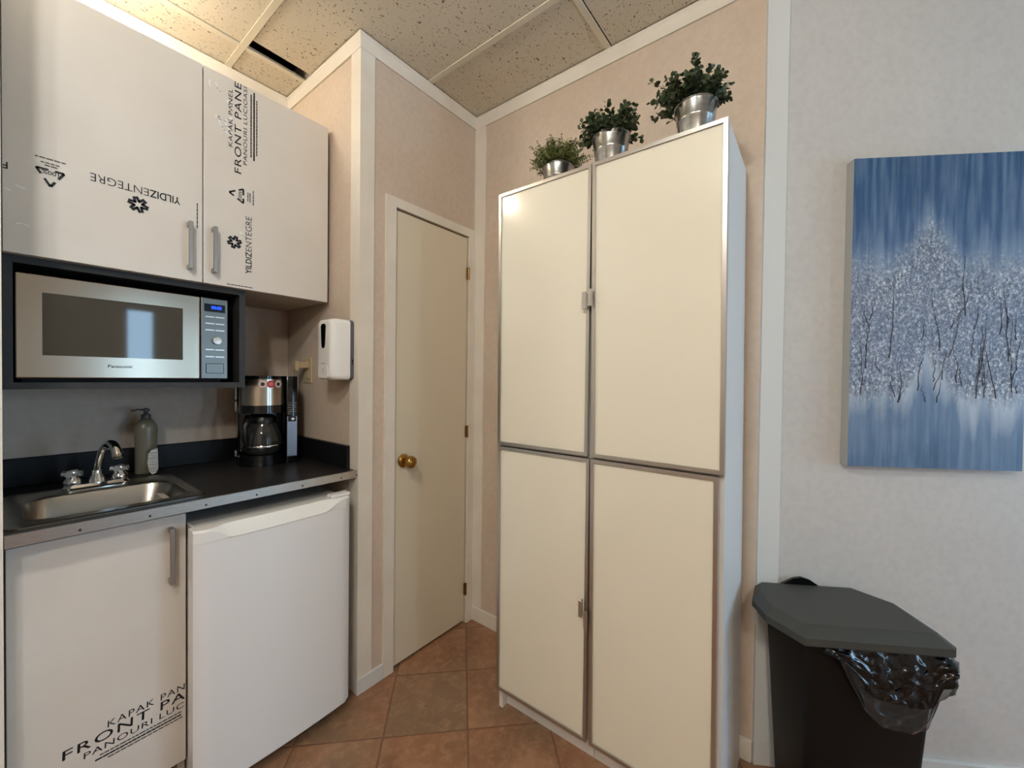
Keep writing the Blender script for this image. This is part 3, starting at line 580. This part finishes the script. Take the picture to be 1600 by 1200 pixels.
# ------------------------------------------------------------------ soap dispenser
sd = thing('hand_sanitizer_dispenser', 'white wall dispenser with dark oval window mounted on the side wall edge', 'dispenser', (xR, 1.585, 1.28))
ya, yb2, za, zb = 1.523, 1.640, 1.287, 1.533
b = B(); prism(b, [(xR-.0002, y, z) for y, z in rrect(ya, yb2, za, zb, .02)], (0, 0, 0), (-.022, 0, 0)); obj('back_plate', b, mat('dispenser_grey', (88, 90, 96), .5), sd)
b = B()
def dl(x, i, dz=0, top=0): return [(x, y, z + (top if z > 1.45 else 0)) for y, z in rrect(ya+i, yb2-i, za+.002+i+dz, zb-i-top, .018, 6)]
loft(b, [dl(xR-.022, .0), dl(xR-.075, .0), dl(xR-.093, .003), dl(xR-.100, .010), dl(xR-.102, .018)]); bo = obj('cover', b, M_whitep, sd, True, 50)
xf = xR-.102
b = B(); wpts = [(y, z) for y, z in rrect(1.565, 1.604, 1.415, 1.512, .014)]; wpts = [(1.5845+(y-1.5845)*(.62+.38*(z-1.415)/.097), z) for y, z in wpts]
prism(b, [(xf, y, z) for y, z in wpts], (-.0015, 0, 0), (.004, 0, 0)); obj('level_window', b, mat('window_black', (10, 10, 10), .1), sd)
b = B(); prism(b, [(xf, y, z) for y, z in rrect(1.548, 1.622, 1.296, 1.345, .012)], (-.002, 0, 0), (.004, 0, 0)); obj('nozzle_cover', b, M_whitep, sd)
b = B(); stroke(b, [(-1.598, 1.354), (-1.568, 1.354)], .0025, (xf-.0003, 0, 0), (0, -1, 0), (0, 0, 1)); stroke(b, [(-1.587, 1.328), (-1.583, 1.334), (-1.579, 1.328), (-1.579, 1.320), (-1.587, 1.320)], .002, (xf-.0022, 0, 0), (0, -1, 0), (0, 0, 1)); obj('printed_marks', b, mat('print_grey', (130, 128, 124), .5), sd)
b = B(); lathe(b, [(.0045, 0), (.0045, .0008)], (xR-.012, ya, 1.368), (0, -1, 0), seg=14); bx(b, xR-.014, xR-.010, ya-.001, ya, 1.350, 1.366); obj('keyhole', b, M_ink, sd)

# ------------------------------------------------------------------ base cupboard
yL = 1.5611
bc = thing('base_cupboard', 'pale base cupboard under the sink with black printed lettering low on its door', 'cabinet', (xA, yB, 0))
b = B(); x0, x1 = xA+.002, .3675; y0 = yL+.019; zt_ = .885
bx(b, x0, x0+.018, y0, yB-.002, .0, zt_); bx(b, x1-.018, x1, y0, yB-.002, 0, zt_); bx(b, x0+.018, x1-.018, y0, yB-.002, .10, .118); bx(b, x0+.018, x1-.018, yB-.01, yB-.002, .118, zt_-.13); bx(b, x0+.018, x1-.018, y0, y0+.018, zt_-.03, zt_)
obj('carcass', b, M_cabin, bc)
b = B(); bx(b, x0+.018, x1-.018, y0+.05, y0+.065, 0, .10); obj('toe_kick', b, M_blackm, bc)
dC = cdoor(xA+.004, .3663, yL, .098, .873, bc); bar_handle(.3285, yL, .672, .841, dC)
b = B(); tl = (.9995, 0, .03); ul = (-.03, 0, .9995); yy = yL-.0004
text(b, 'KAPAK PAN', (.192, yy, .3175), tl, ul, .172, .0185, 0, .05, space=1.15); text(b, 'FRONT PA', (.107, yy, .285), tl, ul, .257, .0255, .006, .05, space=1.15); text(b, 'PANOURI LUC', (.146, yy, .2615), tl, ul, .216, .0165, 0, .05, space=1.1)
micro(b, .185, .364, .246, .0032, (0, yy, 0), tl, ul); micro(b, .176, .364, .237, .0045, (0, yy, 0), tl, ul); micro(b, .2, .364, .228, .003, (0, yy, 0), tl, ul)
obj('panel_print', b, M_ink, dC)

# ------------------------------------------------------------------ fridge
fr = thing('mini_fridge', 'white under-counter fridge with curved grip lip along the top of its door', 'fridge', (.597, 1.7, 0))
yF, fx0, fx1, fz0, fz1 = 1.436, .3560, .8455, .048, .8435
b = B(); bx(b, .373, fx1-.003, yF+.062, 1.97, .025, .838, .004, 2); obj('housing', b, M_white, fr)
def arc_door(z0, z1, y_back, bulge, inset=0, n=24):
    f = []; 
    for k in range(n+1):
        u = k/n; x = fx0+inset+(fx1-fx0-2*inset)*u; edge = min(u, 1-u)*(fx1-fx0); rr = .012
        yy = yF - bulge*math.sin(math.pi*u)**.8
        if edge < rr: yy += (rr - math.sqrt(max(0, rr*rr-(rr-edge)**2)))
        f.append((x, yy))
    return f
FRT = arc_door(0, 1, 0, .010)
b = B(); back = [(fx1, yF+.058), (fx0, yF+.058)]
def dlp(z, ins=0): return [(min(max(x, fx0+ins), fx1-ins), y+ins*.8, z) for x, y in FRT] + [(fx1-ins, yF+.058, z), (fx0+ins, yF+.058, z)]
loft(b, [dlp(fz0, .006), dlp(fz0+.006), dlp(.804)]); fd = obj('fridge_door', b, M_white, fr, True, 35)
# top cap with the grip lip: the recess is widest in the middle
b = B(); n = len(FRT); lo, hi, rim, tp = [], [], [], []
def lipz(u):
    t_ = min(1, max(0, (u-.09)/.10)); t2 = min(1, max(0, (.93-u)/.16)); k = (t_*t_*(3-2*t_))*(t2*t2*(3-2*t2)); return fz1 - .004 - k*.031
for i, (x, y) in enumerate(FRT):
    u = i/(n-1); zl = lipz(u); dep = (fz1-zl)*.9
    lo.append(b.verts.new((x, y, .8045))); hi.append(b.verts.new((x, y-.002, zl-.002))); rim.append(b.verts.new((x, y+.003, zl))); tp.append(b.verts.new((x, y+.004+dep*.9, fz1)))
bk0 = [b.verts.new((x, yF+.058, .8045)) for x, y in FRT]; bk1 = [b.verts.new((x, yF+.058, fz1)) for x, y in FRT]
for A, Bv in ((lo, hi), (hi, rim), (rim, tp), (tp, bk1), (bk1, bk0), (bk0, lo)):
    for i in range(n-1): b.faces.new((A[i], A[i+1], Bv[i+1], Bv[i]))
for i in (0, n-1): b.faces.new([L[i] for L in (lo, hi, rim, tp, bk1, bk0)])
obj('grip_cap', b, M_whitep, fr, True, 30)
b = B(); bx(b, .775, .850, yF+.012, yF+.050, fz1+.0005, fz1+.013, .004, 2); obj('hinge_cover', b, M_whitep, fr)
b = B(); bx(b, fx0+.004, fx1-.004, yF+.058, yF+.063, .05, .836); obj('door_gasket', b, mat('gasket_grey', (150, 146, 138), .6), fr)
for xx in (.41, fx1-.04):
    for yy in (yF+.10, 1.93): b = B(); lathe(b, [(.015, 0), (.015, .018), (.012, .0255)], (xx, yy, 0), seg=16); obj('foot', b, M_black, fr)

# ------------------------------------------------------------------ painting on the right wall
pc = thing('canvas_painting', 'unframed canvas of snowy silver trees under a deep blue sky on the pale wall', 'painting', tuple(wl(.256, 0, 1.033)), AW)
PW, PH = .497, .984
M_art = mat('winter_trees_paint', (90, 110, 140), .45); nt = M_art.node_tree; bs = nt.nodes['Principled BSDF']; tc = N(nt, 'ShaderNodeTexCoord'); v = tc.outputs['Object']
sx = N(nt, 'ShaderNodeSeparateXYZ'); nt.links.new(v, sx.inputs[0]); vx = mth(nt, 'DIVIDE', sx.outputs[0], PW); vz = mth(nt, 'DIVIDE', sx.outputs[2], PH)
stk1 = noise(nt, v, 22, 5, (1, 1, .09)); stk2 = noise(nt, v, 60, 4, (1, 1, .07)); bl1 = noise(nt, v, 6, 4); fine = noise(nt, v, 150, 4, (1, 1, .7), rough=.75); fine2 = noise(nt, v, 420, 2)
pk = mth(nt, 'MULTIPLY', mth(nt, 'MAXIMUM', 0, mth(nt, 'SUBTRACT', 1, mth(nt, 'MULTIPLY', mth(nt, 'ABSOLUTE', mth(nt, 'SUBTRACT', vx, .46)), 5.5))), .14)
zz2 = mth(nt, 'SUBTRACT', vz, pk)
h1 = mth(nt, 'ADD', zz2, mth(nt, 'MULTIPLY', mth(nt, 'SUBTRACT', stk1, .5), -.30))
base = ramp(nt, h1, [(.0, (84, 112, 146)), (.13, (100, 124, 154)), (.22, (178, 190, 204)), (.42, (128, 140, 160)), (.58, (166, 182, 200)), (.66, (124, 148, 176)), (.75, (62, 94, 134)), (1.0, (42, 82, 122))])
base = mixc(nt, mth(nt, 'MULTIPLY', ramp(nt, stk2, [(.42, (0, 0, 0, 1)), (.7, (1, 1, 1, 1))]), .4), base, (150, 172, 200))
base = mixc(nt, mth(nt, 'MULTIPLY', ramp(nt, bl1, [(.5, (0, 0, 0, 1)), (.7, (1, 1, 1, 1))]), .35), base, (26, 62, 98))
h2 = mth(nt, 'ADD', zz2, mth(nt, 'MULTIPLY', mth(nt, 'SUBTRACT', stk2, .5), -.16)); zone = ramp(nt, h2, [(.20, (0, 0, 0, 1)), (.26, (1, 1, 1, 1)), (.60, (1, 1, 1, 1)), (.70, (0, 0, 0, 1))])
gl = ramp(nt, fine, [(.34, (40, 46, 58)), (.45, (112, 122, 140)), (.55, (150, 160, 176)), (.63, (240, 244, 250))]); gl = mixc(nt, mth(nt, 'MULTIPLY', ramp(nt, bl1, [(.35, (0, 0, 0, 1)), (.6, (1, 1, 1, 1))]), .4), gl, (110, 128, 162))
spk = ramp(nt, fine2, [(.66, (0, 0, 0, 1)), (.70, (1, 1, 1, 1))]); gl = mixc(nt, spk, gl, (252, 253, 255)); c = mixc(nt, zone, base, gl)
nt.links.new(c, bs.inputs['Base Color']); bp = N(nt, 'ShaderNodeBump'); bp.inputs['Strength'].default_value = .8; bp.inputs['Distance'].default_value = .004
nt.links.new(mth(nt, 'ADD', mth(nt, 'MULTIPLY', fine, zone), mth(nt, 'MULTIPLY', stk2, .2)), bp.inputs['Height']); nt.links.new(bp.outputs[0], bs.inputs['Normal'])
b = B(); wbox(b, .256, .256+PW, .0005, .0345, 1.033, 1.033+PH, .001); obj('stretched_canvas', b, mat('canvas_edge', (176, 176, 172), .7), pc)
b = B(); wbox(b, .2565, .2555+PW, .0345, .0360, 1.0335, 1.0325+PH); obj('painted_face', b, M_art, pc)
b = B()
for k in range(42):
    s0_ = .27+random.random()*(PW-.03); z0_ = 1.033+PH*random.uniform(.2, .5); pts = []; L = random.uniform(.03, .16) if k > 7 else random.uniform(.2, .3); dx = random.gauss(0, .12); a_ = 0
    for q in range(9):
        a_ += random.gauss(0, .003); sN = min(max(s0_+dx*L*q/8+a_, .262), .748); pts.append(wl(sN, .0362, min(z0_+L*q/8, 1.033+PH*.68)))
    tube(b, pts, [.0013*(1-q/10) for q in range(9)], 5)
obj('painted_branches', b, mat('branch_paint', (40, 46, 60), .5), pc)

# ------------------------------------------------------------------ bin, lid, bag
bn = thing('rubbish_bin', 'black lidded kitchen bin on the floor under the painting', 'bin', tuple(wl(.17, .15, 0)), AW)
M_bin = mat('bin_black', (9, 9, 9), .5, spec=.3, bump=(150, .1, .001)); M_lid = mat('bin_lid_charcoal', (62, 63, 60), .45, bump=(180, .1, .001))
def bl_(s0, s1, n0, n1, z, r=.025, k=5): return [wl(s, n_, z) for s, n_ in rrect(s0, s1, n0, n1, r, k)]
b = B(); loft(b, [bl_(.052, .318, .045, .225, .001), bl_(.046, .324, .040, .231, .01), bl_(.018, .352, .022, .258, .56), bl_(.012, .358, .018, .264, .565), bl_(.012, .358, .018, .264, .592), bl_(.017, .353, .023, .259, .592), bl_(.05, .32, .045, .23, .02)], True, True); obj('bin_body', b, M_bin, bn, True, 40)
b = B()
def hexl(s0, s1, n0, n1, c, z0, z1=None, cl=None):
    z1 = z0 if z1 is None else z1; cl = c if cl is None else cl
    P = [(s0, n0+cl*.9), (s0+cl*.5, n0), (s1-c, n0), (s1, n0+c*1.3), (s1, n1-.01), (s1-.01, n1), (s0+cl*.5, n1), (s0, n1-cl*1.0)]
    return [wl(a_, b_, z0+(z1-z0)*0) for a_, b_ in P]
loft(b, [hexl(-.052, .364, .014, .285, .07, .588, cl=.10), hexl(-.056, .368, .012, .289, .07, .592, cl=.10), hexl(-.056, .368, .012, .289, .07, .612, cl=.10), hexl(-.030, .350, .020, .258, .065, .630, cl=.085), hexl(-.022, .342, .026, .252, .06, .632, cl=.08)]); obj('bin_lid', b, M_lid, bn)
# the bag: a crumpled skirt hanging over the rim, clear at its lower hem
M_bag = mat('bag_black_film', (4, 4, 6), .14, coat=.25, spec=.5); M_bagc = mat('bag_thin_hem', (52, 58, 62), .15, coat=.8, alpha=.5)
tb = thing('bin_bag', 'crumpled shiny black bag hanging out from under the bin lid', 'bag', tuple(wl(.22, .29, .60)), AW)
from mathutils import noise as mn
def skirt(t, h_, nz):
    # t along the rim: front from left to right, then round the right side
    if t < .77: s_, n_ = .045+(t/.77)*.313, .262
    else: u = (t-.77)/.23; s_, n_ = .358, .262-u*.14
    ex = .010+.028*(1-h_)*0
    return s_, n_
def zlow(t):
    pts = [(0, .575), (.10, .55), (.18, .49), (.26, .42), (.34, .39), (.45, .378), (.60, .368), (.65, .38), (.70, .46), (.78, .49), (.88, .51), (1, .54)]
    for (a0, b0), (a1, b1) in zip(pts, pts[1:]):
        if a0 <= t <= a1: u = (t-a0)/(a1-a0); return b0+(b1-b0)*u
    return .52
nt_, nh = 110, 46; lim = {}
def bagmesh(h0, h1, seedo, amp, inn):
    b = B(); rows = []
    for i in range(nt_+1):
        t = i/nt_; row = []; zl = zlow(t)
        for j_ in range(nh+1):
            h_ = h0+(h1-h0)*j_/nh; s_, n_ = skirt(t, h_, 0); z = .590-(.590-zl)*h_
            p = Vector((t*2.4+seedo, h_*1.6, seedo)); f1 = mn.ridged_multi_fractal(Vector((p.x*2.6+p.y*1.3, p.y*1.7-p.x*.9, p.z)), .9, 2.1, 4, 1.0, 2.0)*.5; f2 = mn.noise(p*7)*.5
            d = inn + amp*min(1, h_*4+.15)*(.25+.6*f1+.3*f2) + .008*math.sin(min(h_, 1)*3.1)
            d = max(d, .004)
            if t < .77: n_ += d; s_ += .010*mn.noise(p*5+Vector((9, 2, 1)))
            else: s_ += d*.8
            if .70 < t < .84: s_ += d*(1-abs(t-.77)/.07)*.2; n_ += d*(1-abs(t-.77)/.07)*.2
            row.append(b.verts.new(wl(s_, n_, z+.006*mn.noise(p*6))))
        rows.append(row)
    for i in range(nt_):
        for j_ in range(nh): b.faces.new((rows[i][j_], rows[i+1][j_], rows[i+1][j_+1], rows[i][j_+1]))
    return b
def solid(o, th):
    md = o.modifiers.new('thickness', 'SOLIDIFY'); md.thickness = th
solid(obj('bag_film', bagmesh(0, .64, 1.3, .026, .004), M_bag, tb, True, 180), .0006)
solid(obj('bag_hem', bagmesh(.58, 1.0, 1.3, .020, .004), M_bagc, tb, True, 180), .0005)
b = B(); prism(b, [wl(s_, .012, z) for s_, z in ((.072, .60), (.075, .630), (.11, .650), (.135, .655), (.16, .648), (.20, .622), (.24, .60))], NV*.0005, NV*.0105); obj('bag_end', b, M_bag, tb)
